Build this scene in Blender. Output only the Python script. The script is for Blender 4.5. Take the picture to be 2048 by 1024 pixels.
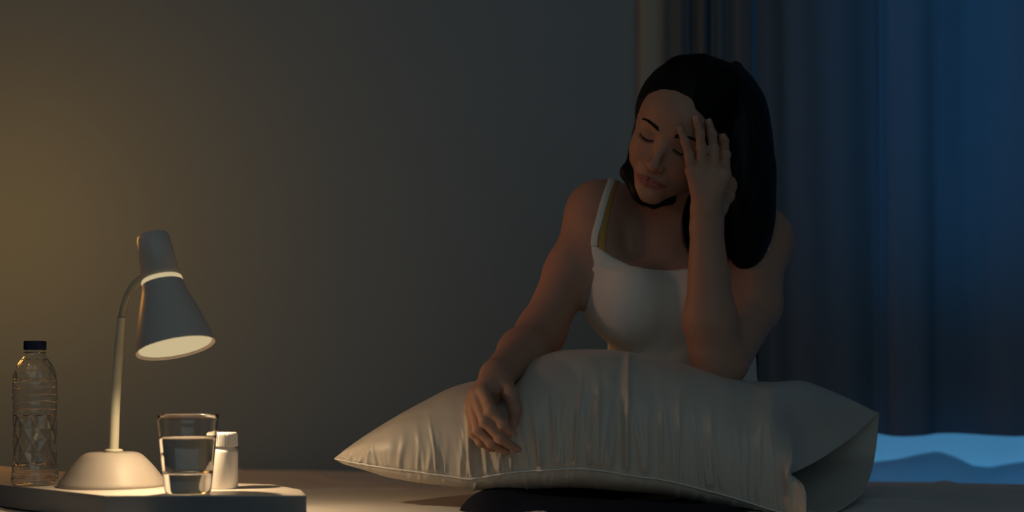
import bpy, math, random
import numpy as np
from mathutils import Vector, Matrix, noise

for o in list(bpy.data.objects):
    bpy.data.objects.remove(o)
C = bpy.context.scene.collection
rng = np.random.default_rng(7)
random.seed(7)
F = 2600.0            # focal length in pixels of the 2048-wide frame
HZ = 780.0            # the row of the horizon


def P(px, py, Y):
    return np.array([(px - 1024.0) * Y / F, Y, (HZ - py) * Y / F])


# ------------------------------------------------------------------ camera, world, lights, exposure
cam = bpy.data.cameras.new('camera')
cam.lens = F / 2048 * 36
cam.sensor_width = 36
cam.shift_y = (HZ - 512) / 2048
cam.clip_start = 0.05
cam.dof.use_dof = True
cam.dof.focus_distance = 2.0
cam.dof.aperture_fstop = 2.2
co = bpy.data.objects.new('camera', cam)
co.rotation_euler = (math.pi / 2, 0, 0)
C.objects.link(co)
S = bpy.context.scene
S.camera = co
S.view_settings.view_transform = 'Standard'
S.view_settings.look = 'None'
S.view_settings.exposure = 0
S.view_settings.gamma = 1
S.view_settings.use_curve_mapping = False
S.cycles.use_denoising = True
S.cycles.sample_clamp_indirect = 4
S.cycles.max_bounces = 10
S.cycles.transmission_bounces = 10
S.cycles.transparent_max_bounces = 12

world = bpy.data.worlds.new('world')
S.world = world
world.use_nodes = True
bg = world.node_tree.nodes['Background']
bg.inputs[0].default_value = (0.55, 0.85, 1.0, 1)
bg.inputs[1].default_value = 0.042


def area(name, loc, target, size, sy, power, color, shape='RECTANGLE'):
    l = bpy.data.lights.new(name, 'AREA')
    l.shape = shape
    l.size = size
    l.size_y = sy
    l.energy = power
    l.color = color
    o = bpy.data.objects.new(name, l)
    o.location = loc
    d = Vector(target) - Vector(loc)
    o.rotation_euler = d.to_track_quat('-Z', 'Y').to_euler()
    C.objects.link(o)
    return o


# night sky glow through the upper part of the glazing, and through its foot
area('window_light', (1.75, 3.75, 1.00), (1.75, 3.0, 0.90), 1.7, 1.5, 35.0, (0.03, 0.60, 1.0))
area('window_foot_light', (1.5, 3.60, -0.16), (1.5, 3.0, -0.12), 2.2, 0.16, 7.6, (0.18, 0.60, 1.0))
# a second warm bedside lamp beyond the left edge of the picture
pl = bpy.data.lights.new('bedside_lamp_light', 'POINT')
pl.energy = 4.05
pl.color = (1.0, 0.42, 0.080)
pl.shadow_soft_size = 0.12
po = bpy.data.objects.new('bedside_lamp_light', pl)
po.location = (-1.16, 2.44, 0.38)
C.objects.link(po)
# added cool fill behind the camera, lifting the room's ambient light
area('ambient_fill_light', (0.4, -0.45, 1.0), (0.3, 2.6, 0.3), 2.6, 1.6, 3.7, (0.66, 0.92, 1.02))
# added warm fill aimed at her, standing in for the desk lamp's bounce
rl = area('bounce_fill_light', (-1.15, 1.9, 0.55), (0.25, 2.15, 0.12), 0.2, 0.2, 0.062, (1.0, 0.48, 0.34), 'DISK')
rl.data.spread = math.radians(36)


# ------------------------------------------------------------------ materials
def mat(name, color, rough=0.6, spec=0.5, metal=0.0, trans=0.0, ior=1.45, sss=0.0, sheen=0.0,
        bump=None, vcol=False, coat=0.0, mottling=None, emission=None):
    m = bpy.data.materials.new(name)
    m.use_nodes = True
    nt = m.node_tree
    b = nt.nodes['Principled BSDF']
    b.inputs['Base Color'].default_value = (*color, 1)
    b.inputs['Roughness'].default_value = rough
    b.inputs['Specular IOR Level'].default_value = spec
    b.inputs['Metallic'].default_value = metal
    b.inputs['Transmission Weight'].default_value = trans
    b.inputs['IOR'].default_value = ior
    b.inputs['Sheen Weight'].default_value = sheen
    b.inputs['Coat Weight'].default_value = coat
    if sss:
        b.inputs['Subsurface Weight'].default_value = sss
        b.inputs['Subsurface Radius'].default_value = (0.010, 0.004, 0.002)
        b.inputs['Subsurface Scale'].default_value = 0.6
    if emission:
        b.inputs['Emission Color'].default_value = (*emission[:3], 1)
        b.inputs['Emission Strength'].default_value = emission[3]
    if vcol:
        a = nt.nodes.new('ShaderNodeAttribute')
        a.attribute_name = 'tint'
        nt.links.new(a.outputs['Color'], b.inputs['Base Color'])
    tc = nt.nodes.new('ShaderNodeTexCoord')
    if mottling:
        sc, amt = mottling
        n = nt.nodes.new('ShaderNodeTexNoise')
        n.inputs['Scale'].default_value = sc
        n.inputs['Detail'].default_value = 5
        nt.links.new(tc.outputs['Object'], n.inputs['Vector'])
        r = nt.nodes.new('ShaderNodeMixRGB')
        r.blend_type = 'MULTIPLY'
        r.inputs[0].default_value = amt
        if vcol:
            nt.links.new(a.outputs['Color'], r.inputs[1])
        else:
            r.inputs[1].default_value = (*color, 1)
        nt.links.new(n.outputs['Fac'], r.inputs[2])
        nt.links.new(r.outputs[0], b.inputs['Base Color'])
    if bump:
        scale, strength, dist = bump[:3]
        mp = nt.nodes.new('ShaderNodeMapping')
        if len(bump) > 3:
            mp.inputs['Scale'].default_value = bump[3]
        n = nt.nodes.new('ShaderNodeTexNoise')
        n.inputs['Scale'].default_value = scale
        n.inputs['Detail'].default_value = 4
        bp = nt.nodes.new('ShaderNodeBump')
        bp.inputs['Strength'].default_value = strength
        bp.inputs['Distance'].default_value = dist
        nt.links.new(tc.outputs['Object'], mp.inputs['Vector'])
        nt.links.new(mp.outputs[0], n.inputs['Vector'])
        nt.links.new(n.outputs['Fac'], bp.inputs['Height'])
        nt.links.new(bp.outputs[0], b.inputs['Normal'])
    return m


def fabric_translucent(name, color, tcolor, fac, weave=900):
    m = bpy.data.materials.new(name)
    m.use_nodes = True
    nt = m.node_tree
    nt.nodes.clear()
    out = nt.nodes.new('ShaderNodeOutputMaterial')
    d = nt.nodes.new('ShaderNodeBsdfDiffuse')
    d.inputs['Color'].default_value = (*color, 1)
    t = nt.nodes.new('ShaderNodeBsdfTranslucent')
    t.inputs['Color'].default_value = (*tcolor, 1)
    mx = nt.nodes.new('ShaderNodeMixShader')
    mx.inputs[0].default_value = fac
    tc = nt.nodes.new('ShaderNodeTexCoord')
    n = nt.nodes.new('ShaderNodeTexNoise')
    n.inputs['Scale'].default_value = weave
    b = nt.nodes.new('ShaderNodeBump')
    b.inputs['Strength'].default_value = 0.15
    b.inputs['Distance'].default_value = 0.001
    nt.links.new(tc.outputs['Object'], n.inputs['Vector'])
    nt.links.new(n.outputs['Fac'], b.inputs['Height'])
    nt.links.new(b.outputs[0], d.inputs['Normal'])
    nt.links.new(d.outputs[0], mx.inputs[1])
    nt.links.new(t.outputs[0], mx.inputs[2])
    nt.links.new(mx.outputs[0], out.inputs['Surface'])
    return m


M = dict(
    wall=mat('wall_paint', (0.30, 0.41, 0.49), 0.85, 0.2, bump=(60, 0.08, 0.002), mottling=(1.3, 0.12)),
    white_paint=mat('white_trim_paint', (0.46, 0.46, 0.39), 0.5, 0.4, bump=(40, 0.05, 0.001)),
    ceiling=mat('ceiling_paint', (0.7, 0.7, 0.7), 0.9, 0.2, bump=(50, 0.05, 0.001)),
    floor=mat('wood_floor', (0.16, 0.11, 0.075), 0.45, 0.4, bump=(14, 0.1, 0.001, (1, 12, 1)), mottling=(6, 0.4)),
    table=mat('table_lacquer', (0.74, 0.68, 0.60), 0.28, 0.5, bump=(30, 0.03, 0.001), mottling=(3, 0.1)),
    band=mat('shaded_edge_grey', (0.20, 0.215, 0.235), 0.5, 0.3, bump=(60, 0.05, 0.0005)),  # darker than the lacquer: shade of the table's front edge
    lamp=mat('lamp_white_plastic', (0.72, 0.63, 0.55), 0.35, 0.5, bump=(90, 0.02, 0.0005)),
    lamp_base=mat('lamp_base_plastic', (0.33, 0.30, 0.265), 0.5, 0.35, bump=(90, 0.02, 0.0005)),
    lamp_neck=mat('lamp_neck_plastic', (0.55, 0.54, 0.42), 0.4, 0.5, bump=(90, 0.02, 0.0005)),
    glow=mat('glowing_frosted_plastic', (0.02, 0.02, 0.02), 0.9, 0.0, emission=(0.60, 0.475, 0.27, 0.95), bump=(80, 0.01, 0.0005)),
    pill=mat('white_pill_bottle_plastic', (0.84, 0.80, 0.75), 0.38, 0.45, sss=0.0, bump=(90, 0.02, 0.0005)),
    cap=mat('navy_plastic', (0.008, 0.013, 0.045), 0.4, 0.5, bump=(90, 0.02, 0.0005)),
    glass=mat('clear_glass', (1, 1, 1), 0.0, 0.5, trans=1.0, ior=1.48, bump=(25, 0.01, 0.0004)),
    pet=mat('clear_bottle_plastic', (0.97, 0.97, 0.97), 0.03, 0.5, trans=1.0, ior=1.50, bump=(120, 0.05, 0.0006)),
    water=mat('water', (0.98, 0.99, 0.99), 0.0, 0.5, trans=1.0, ior=1.333, bump=(30, 0.01, 0.0003)),
    sheet=mat('cotton_sheet', (0.72, 0.68, 0.62), 0.8, 0.2, sheen=0.1, bump=(9, 0.25, 0.006)),
    mattress=mat('mattress_ticking', (0.5, 0.48, 0.46), 0.9, 0.2, bump=(60, 0.2, 0.002)),
    bedwood=mat('dark_bed_wood', (0.10, 0.065, 0.045), 0.5, 0.4, bump=(20, 0.2, 0.001, (1, 1, 9))),
    pillow=mat('satin_pillowcase', (0.55, 0.495, 0.425), 0.42, 0.45, sheen=0.15, bump=(14, 0.10, 0.0025, (1.6, 1, 0.9))),
    piping=mat('pillow_piping_satin', (0.80, 0.76, 0.70), 0.4, 0.5, bump=(300, 0.2, 0.0005)),
    cami=mat('ribbed_white_cotton', (0.80, 0.77, 0.66), 0.85, 0.15, sheen=0.15, bump=(420, 0.3, 0.0009, (2.2, 2.2, 0.3))),
    bra=mat('mustard_strap_satin', (0.50, 0.27, 0.06), 0.5, 0.4, bump=(300, 0.2, 0.0005)),
    pants=mat('navy_pyjama_cotton', (0.010, 0.012, 0.022), 0.85, 0.2, bump=(250, 0.3, 0.001)),
    skin=mat('skin', (0.5, 0.3, 0.2), 0.5, 0.35, sss=0.12, vcol=True, bump=(380, 0.10, 0.0005), mottling=(35, 0.08)),
    hair=mat('black_hair', (0.0030, 0.0036, 0.0055), 0.55, 0.20, bump=(200, 0.2, 0.0005)),
    brow=mat('dark_brow_hair', (0.022, 0.014, 0.010), 0.8, 0.1, bump=(300, 0.2, 0.0005)),
    curtain=fabric_translucent('slate_curtain_weave', (0.20, 0.23, 0.25), (0.10, 0.16, 0.24), 0.30),
    curtain_grey=fabric_translucent('grey_curtain_weave', (0.19, 0.22, 0.25), (0.05, 0.06, 0.07), 0.12),
    sheer=fabric_translucent('pale_sheer_weave', (0.5, 0.55, 0.6), (0.5, 0.6, 0.7), 0.55, 600),
    rod=mat('brushed_rod_metal', (0.35, 0.35, 0.36), 0.4, 0.5, metal=1.0, bump=(100, 0.05, 0.0005)),
)


# ------------------------------------------------------------------ mesh helpers
def raw_mesh(name, verts, faces, smooth=True):
    me = bpy.data.meshes.new(name)
    verts = np.asarray(verts, dtype=np.float64)
    if isinstance(faces, np.ndarray):
        n = len(faces)
        k = faces.shape[1]
        me.vertices.add(len(verts))
        me.vertices.foreach_set('co', verts.astype(np.float32).ravel())
        me.loops.add(n * k)
        me.loops.foreach_set('vertex_index', faces.astype(np.int32).ravel())
        me.polygons.add(n)
        me.polygons.foreach_set('loop_start', (np.arange(n) * k).astype(np.int32))
        me.update(calc_edges=True)
    else:
        me.from_pydata([tuple(v) for v in verts], [], [tuple(f) for f in faces])
    me.validate()
    if smooth:
        me.polygons.foreach_set('use_smooth', [True] * len(me.polygons))
    me.update()
    return me


def link(name, me, m, parent=None, label=None):
    o = bpy.data.objects.new(name, me)
    if m:
        me.materials.append(m)
    C.objects.link(o)
    if parent:
        o.parent = parent
        o.matrix_parent_inverse = Matrix.Translation(parent.location).inverted()
    if label:
        o['label'] = label
    return o


def thing(name, loc, label, cat, group=None):
    o = bpy.data.objects.new(name, None)
    o.location = loc
    o.empty_display_size = 0.05
    o['label'] = label
    o['category'] = cat
    if group:
        o['group'] = group
    C.objects.link(o)
    return o


def struct(name, me, m, kind='structure'):
    o = link(name, me, m)
    o['kind'] = kind
    return o


def box_me(name, lo, hi, bev=0.0):
    x0, y0, z0 = lo
    x1, y1, z1 = hi
    v = [(x0, y0, z0), (x1, y0, z0), (x1, y1, z0), (x0, y1, z0), (x0, y0, z1), (x1, y0, z1), (x1, y1, z1), (x0, y1, z1)]
    f = [(0, 3, 2, 1), (4, 5, 6, 7), (0, 1, 5, 4), (1, 2, 6, 5), (2, 3, 7, 6), (3, 0, 4, 7)]
    me = raw_mesh(name, v, f, False)
    return me


def nv2(v):
    return v / np.linalg.norm(v)


def bevel(o, w, seg=3):
    m = o.modifiers.new('bevel', 'BEVEL')
    m.width = w
    m.segments = seg
    m.limit_method = 'ANGLE'
    return o


def prism_me(name, poly, z0, z1):
    n = len(poly)
    v = [(x, y, z0) for x, y in poly] + [(x, y, z1) for x, y in poly]
    f = [tuple(range(n))[::-1], tuple(range(n, 2 * n))]
    f += [(i, (i + 1) % n, n + (i + 1) % n, n + i) for i in range(n)]
    return raw_mesh(name, v, f, False)


def grid_faces(nu, nv, wrap_v=False, wrap_u=False):
    i, j = np.meshgrid(np.arange(nu if wrap_u else nu - 1), np.arange(nv if wrap_v else nv - 1), indexing='ij')
    i = i.ravel()
    j = j.ravel()
    i1 = (i + 1) % nu
    j1 = (j + 1) % nv
    return np.stack([i * nv + j, i1 * nv + j, i1 * nv + j1, i * nv + j1], 1)


def lathe_me(name, prof, seg=64, rfun=None):
    """prof: list of (r, z); ends with r == 0 close the shape."""
    prof = np.array(prof, float)
    th = np.linspace(0, 2 * np.pi, seg, endpoint=False)
    R = np.repeat(prof[:, 0:1], seg, 1)
    Z = np.repeat(prof[:, 1:2], seg, 1)
    if rfun is not None:
        R = R + rfun(np.repeat(th[None], len(prof), 0), Z) * (R > 1e-4)
    V = np.stack([R * np.cos(th), R * np.sin(th), Z], -1).reshape(-1, 3)
    return raw_mesh(name, V, grid_faces(len(prof), seg, wrap_v=True)[:, ::-1].copy())


def smooth_prof(pts, n=80):
    pts = np.array(pts, float)
    return catmull(pts, n)


def catmull(pts, n):
    pts = np.asarray(pts, float)
    p = np.vstack([2 * pts[0] - pts[1], pts, 2 * pts[-1] - pts[-2]])
    m = len(pts) - 1
    t = np.linspace(0, m, n)
    k = np.minimum(t.astype(int), m - 1)
    u = (t - k)[:, None]
    a, b, c, d = p[k], p[k + 1], p[k + 2], p[k + 3]
    return 0.5 * ((2 * b) + (-a + c) * u + (2 * a - 5 * b + 4 * c - d) * u ** 2 + (-a + 3 * b - 3 * c + d) * u ** 3)


def tube_me(name, pts, r, seg=12, caps=True, up=(0.123, 0.3, 0.94), flat=1.0, normals=None):
    pts = np.asarray(pts, float)
    n = len(pts)
    r = np.broadcast_to(np.asarray(r, float), (n,))
    T = np.gradient(pts, axis=0)
    T /= np.linalg.norm(T, axis=1)[:, None] + 1e-12
    if normals is not None:
        N = np.asarray(normals, float)
        N = N - (N * T).sum(1)[:, None] * T
    else:
        N = np.zeros_like(T)
        ref = np.array(up, float)
        for i in range(n):
            v = ref - (ref @ T[i]) * T[i]
            v /= np.linalg.norm(v) + 1e-12
            N[i] = v
            ref = v
    N /= np.linalg.norm(N, axis=1)[:, None] + 1e-12
    Bn = np.cross(T, N)
    th = np.linspace(0, 2 * np.pi, seg, endpoint=False)
    V = pts[:, None] + r[:, None, None] * (np.cos(th)[None, :, None] * N[:, None] * flat + np.sin(th)[None, :, None] * Bn[:, None])
    V = V.reshape(-1, 3)
    f = [tuple(q) for q in grid_faces(n, seg, wrap_v=True)]
    if caps:
        f.append(tuple(range(seg))[::-1])
        f.append(tuple(range((n - 1) * seg, n * seg)))
    return raw_mesh(name, V, f)


def fbm(x, y, seed=0.0, oct=4):
    """cheap vectorised smooth noise in -1..1 from sums of warped sines"""
    v = np.zeros_like(x, dtype=float)
    a = 1.0
    tot = 0
    r = np.random.default_rng(int(seed * 1000) + 5)
    for o in range(oct):
        s = 0
        for k in range(4):
            ang = r.uniform(0, 2 * np.pi)
            fq = (2 ** o) * r.uniform(0.7, 1.4)
            s = s + np.sin((x * np.cos(ang) + y * np.sin(ang)) * fq * 2 * np.pi + r.uniform(0, 6.28) + 0.7 * np.sin(y * fq * 2 + k))
        v += a * s / 4
        tot += a
        a *= 0.5
    return v / tot * 1.5


# ------------------------------------------------------------------ room shell
WY = 3.0
struct('wall_back', prism_me('wall_back', [(-2.6, WY), (0.305, WY), (0.305, WY + 0.12), (-2.6, WY + 0.12)], -0.70, 1.95), M['wall'])
struct('wall_back_sill', box_me('w', (0.305, WY + 0.01, -0.06), (3.0, WY + 0.12, 0.20)), M['wall'])
struct('wall_back_pier', box_me('w', (0.305, WY + 0.01, -0.70), (0.73, WY + 0.12, 1.95)), M['wall'])
struct('wall_left', box_me('w', (-2.72, -0.6, -0.70), (-2.6, WY + 0.12, 1.95)), M['wall'])
struct('wall_right', box_me('w', (3.0, -0.6, -0.70), (3.12, WY + 0.12, 1.95)), M['wall'])
struct('floor', box_me('f', (-2.72, -0.6, -0.78), (3.12, 3.9, -0.70)), M['floor'])
struct('ceiling', box_me('c', (-2.72, -0.6, 1.95), (3.12, 3.9, 2.03)), M['ceiling'])
x0, x1 = (1281 - 1024) * 2.95 / F, (1323 - 1024) * 2.95 / F
bevel(struct('trim_1', box_me('t', (x0, 2.95, -0.70), (x1 + 0.03, WY + 0.005, 1.95)), M['white_paint']), 0.004)
bevel(struct('baseboard_back', box_me('b', (-2.6, WY - 0.015, -0.70), (0.29, WY, -0.60)), M['white_paint']), 0.004)
# window frame bars of the glazing behind the curtains
wf = []
vv, ff = [], []


def addbox(lo, hi):
    b = len(vv)
    X0, Y0, Z0 = lo
    X1, Y1, Z1 = hi
    vv.extend([(X0, Y0, Z0), (X1, Y0, Z0), (X1, Y1, Z0), (X0, Y1, Z0), (X0, Y0, Z1), (X1, Y0, Z1), (X1, Y1, Z1), (X0, Y1, Z1)])
    ff.extend([tuple(b + k for k in q) for q in [(0, 3, 2, 1), (4, 5, 6, 7), (0, 1, 5, 4), (1, 2, 6, 5), (2, 3, 7, 6), (3, 0, 4, 7)]])


for xx in (0.73, 1.92, 2.94):
    addbox((xx, WY + 0.03, 0.20), (xx + 0.05, WY + 0.09, 1.95))
addbox((0.73, WY + 0.03, 0.20), (2.99, WY + 0.09, 0.25))
struct('window_1', raw_mesh('window_1', vv, ff, False), M['white_paint'])


# ------------------------------------------------------------------ curtains
def curtain(name, x0, x1, Y, z0, z1, nfold, amp, seed, m, hem=0.006, thick=0.0):
    nx, nz = 420, 40
    u = np.linspace(0, 1, nx)[:, None]
    w = np.linspace(0, 1, nz)[None, :]
    r = np.random.default_rng(seed)
    # unevenly spaced folds
    knots = np.cumsum(r.uniform(0.55, 1.5, nfold * 2 + 1))
    knots = (knots - knots[0]) / (knots[-1] - knots[0])
    ph = np.interp(u, knots, np.arange(nfold * 2 + 1)) * np.pi
    al = 0.6 + 0.4 * np.sin(u * 17 + seed) * np.sin(u * 7.3 + 1)
    spread = 0.75 + 0.25 * (1 - w)
    y = Y + amp * al * spread * np.sin(ph + 0.35 * np.sin(w * 3 + u * 9)) + 0.12 * amp * np.sin(ph * 3.1 + w * 4)
    x = x0 + (x1 - x0) * u + 0.35 * amp * np.cos(ph) * spread + 0 * w
    z = z0 + (z1 - z0) * w + hem * (1 - w) ** 8 * np.sin(ph * 1.0 + 1.0) + 0 * u
    V = np.stack([x + 0 * w, y, z], -1).reshape(-1, 3)
    o = link(name, raw_mesh(name, V, grid_faces(nx, nz)), m)
    return o


def cx(px, Y):
    return (px - 1024) * Y / F


c1 = curtain('curtain', cx(1324, 2.90), cx(1496, 2.90), 2.90, -0.60, 1.93, 4, 0.022, 3, M['curtain_grey'])
c1['label'] = 'narrow grey curtain bunched between the pale trim strip and the wide blue-lit curtain'
c1['category'] = 'curtain'
c2 = curtain('curtain', cx(1508, 2.83), 2.9, 2.83, -(870 - HZ) / F * 2.83, 1.93, 10, 0.026, 11, M['curtain'], hem=0.003)
c2['label'] = 'wide slate curtain glowing blue at right, its hem ending above the bed'
c2['category'] = 'curtain'
c3 = curtain('sheer_curtain', cx(1560, 2.93), 2.95, 2.935, -0.66, 1.90, 5, 0.020, 29, M['sheer'])
c3['label'] = 'pale blue-lit sheer fabric showing in the gap under the wide curtain hem'
c3['category'] = 'curtain'

# the lining's loose lower fold, bunched in front of its foot
fx = np.linspace(cx(1600, 2.89), 2.92, 160)
fpx = 1024 + fx * F / 2.89
ztop = (HZ - np.interp(fpx, [1600, 1750, 1800, 1840, 1880, 1915, 1950, 1990, 2048, 2200, 2400], [925, 926, 918, 908, 903, 914, 932, 936, 926, 905, 925])) / F * 2.89
fv = np.linspace(0, 1, 40)
FX, FV = np.meshgrid(fx, fv, indexing='ij')
ZT = np.repeat(ztop[:, None], 40, 1)
ang_ = np.clip((FV - 0.6) / 0.4, 0, 1) * np.pi * 0.9
FZ = np.where(FV < 0.6, -0.45 + (ZT - 0.012 + 0.45) * FV / 0.6, ZT - 0.012 + 0.012 * np.sin(ang_))
FY = 2.895 + 0.010 * np.sin(FX * 17 + 2 * FV) + 0.012 * (1 - np.cos(ang_)) + 0.006 * np.sin(FX * 41)
link('lower_fold', raw_mesh('lower_fold', np.stack([FX, FY, FZ], -1).reshape(-1, 3), grid_faces(160, 40)), M['sheer'], c3)

# ------------------------------------------------------------------ bed
far = [np.array([(475 - 1024) * 2.962 / F, 2.962]), np.array([(2048 - 1024) * 2.516 / F, 2.516])]
e = (far[1] - far[0]) / np.linalg.norm(far[1] - far[0])
nrm = np.array([e[1], -e[0]])
if nrm[1] > 0:
    nrm = -nrm
BZ = -0.180
A0 = far[0] - e * 0.03
LEN, DEP = 2.00, 1.20
bed = thing('bed', (0.1, 2.8, -0.70), 'wide bed with a pale rumpled sheet under the pillow and the seated woman', 'bed')


def bed_box(z0, z1, grow, name, m):
    a = A0 + e * (-grow) + nrm * (-grow)
    b = A0 + e * (LEN + grow) + nrm * (-grow)
    c = A0 + e * (LEN + grow) + nrm * (DEP + grow)
    d = A0 + e * (-grow) + nrm * (DEP + grow)
    return link(name, prism_me(name, [tuple(a), tuple(b), tuple(c), tuple(d)][::-1], z0, z1), m, bed)


bevel(bed_box(-0.42, -0.208, -0.004, 'mattress', M['mattress']), 0.03, 4)
bevel(bed_box(-0.56, -0.422, 0.0, 'bed_frame', M['bedwood']), 0.01)
for (s_, t_) in ((0.06, 0.06), (LEN - 0.06, 0.06), (0.06, DEP - 0.06), (LEN - 0.06, DEP - 0.06)):
    q = A0 + e * s_ + nrm * t_
    link('leg', box_me('leg', (q[0] - 0.035, q[1] - 0.035, -0.70), (q[0] + 0.035, q[1] + 0.035, -0.56)), M['bedwood'], bed)
# fitted sheet: a rounded shell over the mattress with soft rumples
nu, nv = 260, 150
uu = np.linspace(0, 1, nu)[:, None] + np.zeros((1, nv))
wv = np.linspace(0, 1, nv)[None, :] + np.zeros((nu, 1))
rr = 0.035


def edge_round(t, L):
    s = t * (L + 2 * 0.16) - 0.16          # arc coordinate; the skirt hangs 16 cm
    x = np.clip(s, 0, L)
    over = np.maximum(-s, 0) + np.maximum(s - L, 0)
    a = np.clip(over / rr, 0, math.pi / 2)
    drop = rr * (1 - np.cos(a)) + np.maximum(over - rr * math.pi / 2, 0)
    out = rr * np.sin(a) * np.where(s < L / 2, -1, 1)
    return x + out, drop


ins = rr
xs, d1 = edge_round(uu, LEN - 2 * ins)
ys, d2 = edge_round(wv, DEP - 2 * ins)
xs += ins
ys += ins
zz = BZ - np.maximum(d1, d2)
zz += 0.0030 * fbm(xs * 1.3, ys * 1.9, 0.3) * (np.maximum(d1, d2) < 1e-6)
cr = np.abs(fbm(xs * 0.9 + 3, ys * 1.4, 0.7, 3))
zz += 0.0045 * np.exp(-(cr / 0.06) ** 2) * (np.maximum(d1, d2) < 1e-6)
V = np.stack([A0[0] + e[0] * xs + nrm[0] * ys, A0[1] + e[1] * xs + nrm[1] * ys, zz], -1).reshape(-1, 3)
link('fitted_sheet', raw_mesh('fitted_sheet', V, grid_faces(nu, nv)), M['sheet'], bed)

# ------------------------------------------------------------------ bedside cabinet
TZ = -0.142
top_poly = [(-0.548, 1.750), (-0.2785, 1.758), (-0.300, 1.85), (-0.36, 1.955), (-0.56, 2.05), (-1.08, 2.55), (-1.30, 2.55), (-1.30, 2.463)]
stand = thing('bedside_table', (-1.2, 2.3, -0.70), 'pale lacquered bedside table with an angled corner, carrying the lamp and glass', 'table')
t = link('table_top', prism_me('table_top', top_poly, TZ - 0.0335, TZ), M['table'], stand)
bevel(t, 0.0012, 2)
band = [(x_, y_) for x_, y_ in top_poly]  # strip round the top's edge, its shade painted in as darker grey
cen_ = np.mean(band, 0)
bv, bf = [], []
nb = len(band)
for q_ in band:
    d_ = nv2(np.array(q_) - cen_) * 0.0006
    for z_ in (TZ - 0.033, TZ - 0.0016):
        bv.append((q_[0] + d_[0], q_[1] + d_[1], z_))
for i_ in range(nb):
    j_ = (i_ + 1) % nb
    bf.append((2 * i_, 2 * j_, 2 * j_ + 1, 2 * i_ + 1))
link('shaded_edge', raw_mesh('shaded_edge', bv, bf, False), M['band'], stand, 'table edge with its shade put in as dark grey')
body_poly = [(-1.02, 2.22), (-1.06, 2.52), (-1.29, 2.54), (-1.29, 2.47)]
link('cabinet_body', prism_me('cabinet_body', body_poly, -0.68, TZ - 0.034), M['table'], stand)
link('plinth', prism_me('plinth', [(-1.04, 2.25), (-1.07, 2.50), (-1.28, 2.52), (-1.28, 2.48)], -0.70, -0.68), M['table'], stand)

# ------------------------------------------------------------------ desk lamp
LY = 1.92
lb = P(225, 972, LY)
lb[2] = TZ
lamp = thing('desk_lamp', lb, 'lit white gooseneck desk lamp with a bell shade beside the water glass', 'lamp')
prof = smooth_prof([(0.0775, 0.0), (0.0775, 0.004), (0.072, 0.012), (0.060, 0.028), (0.046, 0.043), (0.038, 0.0485), (0.033, 0.0500)], 60)
prof = np.vstack([[(0, 0), (0.074, 0)], prof, [(0.02, 0.0503), (0, 0.0503)]])
prof[:, 1] += TZ + 0.0002
me = lathe_me('base', prof, 96)
me.transform(Matrix.Translation((lb[0], lb[1], 0)))
link('base', me, M['lamp_base'], lamp)
prof = [(0, 0.0503), (0.013, 0.0503), (0.013, 0.0535), (0.0105, 0.055), (0, 0.055)]
me = lathe_me('collar', [(r, z + TZ) for r, z in prof], 48)
me.transform(Matrix.Translation((lb[0] + 0.002, lb[1], 0)))
link('collar', me, M['lamp_neck'], lamp)
npts = [P(227, 903, LY), P(231, 800, LY), P(236, 720, LY), P(240, 665, LY), P(245, 625, 1.915), P(256, 590, 1.90), P(272, 566, 1.885), P(298, 551, 1.862)]
neck = catmull(npts, 400)
sN = np.linspace(0, 1, 400)
low = neck[:215]
link('pole', tube_me('pole', low, np.linspace(0.0072, 0.0064, 215), 20), M['lamp_neck'], lamp)
hi = neck[200:]
rib = 0.0050 + 0.0005 * np.cos(np.arange(len(hi)) * 2 * np.pi / 5.0)
hi2 = catmull(hi[::4], 800)
rib = 0.0052 + 0.0005 * np.cos(np.arange(800) * 2 * np.pi / 12.0)
link('gooseneck', tube_me('gooseneck', hi2, rib, 16), M['lamp_neck'], lamp)
SY = 1.845
ax_top = P(305, 470, SY + 0.015)
ax_dir = Vector((59, 0, -234)).normalized() * 0.985 + Vector((0, -0.175, 0))
ax_dir.normalize()
SL = 0.174 * 1.845 / 1.885
mpx = SY / F
prof = [(0.0, 0.0), (24, 0.0), (29, 0.004), (31, 0.012), (33, 0.05), (38.5, 0.40)]
up_out = [(r * mpx, s * SL) for r, s in prof]
inn = [(r * mpx - 0.0018, s * SL) for r, s in [(38.0, 0.40), (33, 0.06), (20, 0.03), (0, 0.03)]]
inn[-1] = (0, 0.03 * SL)


def shade_obj(name, prof, m, parent, label=None):
    me = lathe_me(name, prof, 96)
    rot = Vector((0, 0, 1)).rotation_difference(ax_dir).to_matrix().to_4x4()
    me.transform(Matrix.Translation(Vector(ax_top)) @ rot)
    me.flip_normals()
    return link(name, me, m, parent, label)


shade_obj('shade_cap', up_out + inn, M['lamp'], lamp)
shade_obj('glowing_ring', [(20 * mpx, 0.39 * SL), (38.6 * mpx, 0.392 * SL), (40.2 * mpx, 0.40 * SL), (40.8 * mpx, 0.42 * SL), (40.2 * mpx, 0.432 * SL), (20 * mpx, 0.435 * SL)], M['glow'], lamp, 'glowing slot ring round the shade')
bell = smooth_prof([(40.5, 0.432), (44, 0.50), (51, 0.59), (59, 0.69), (67, 0.80), (73.5, 0.90), (78.5, 1.0)], 40)
bo = [(r * mpx, s * SL) for r, s in bell]
bi = [(r * mpx - 0.0016, s * SL) for r, s in bell[::-1]]
shade_obj('lamp_shade', bo + [(bo[-1][0] - 0.0008, SL + 0.0006)] + bi + [bo[0]], M['lamp'], lamp)
shade_obj('diffuser', [(0, 0.975 * SL), (bi[0][0] - 0.0035, 0.975 * SL), (bi[0][0] - 0.0035, 0.985 * SL), (0, 0.985 * SL)], M['glow'], lamp, 'glowing warm white lamp opening')
mouth = Vector(ax_top) + ax_dir * (SL * 1.01)
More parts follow.
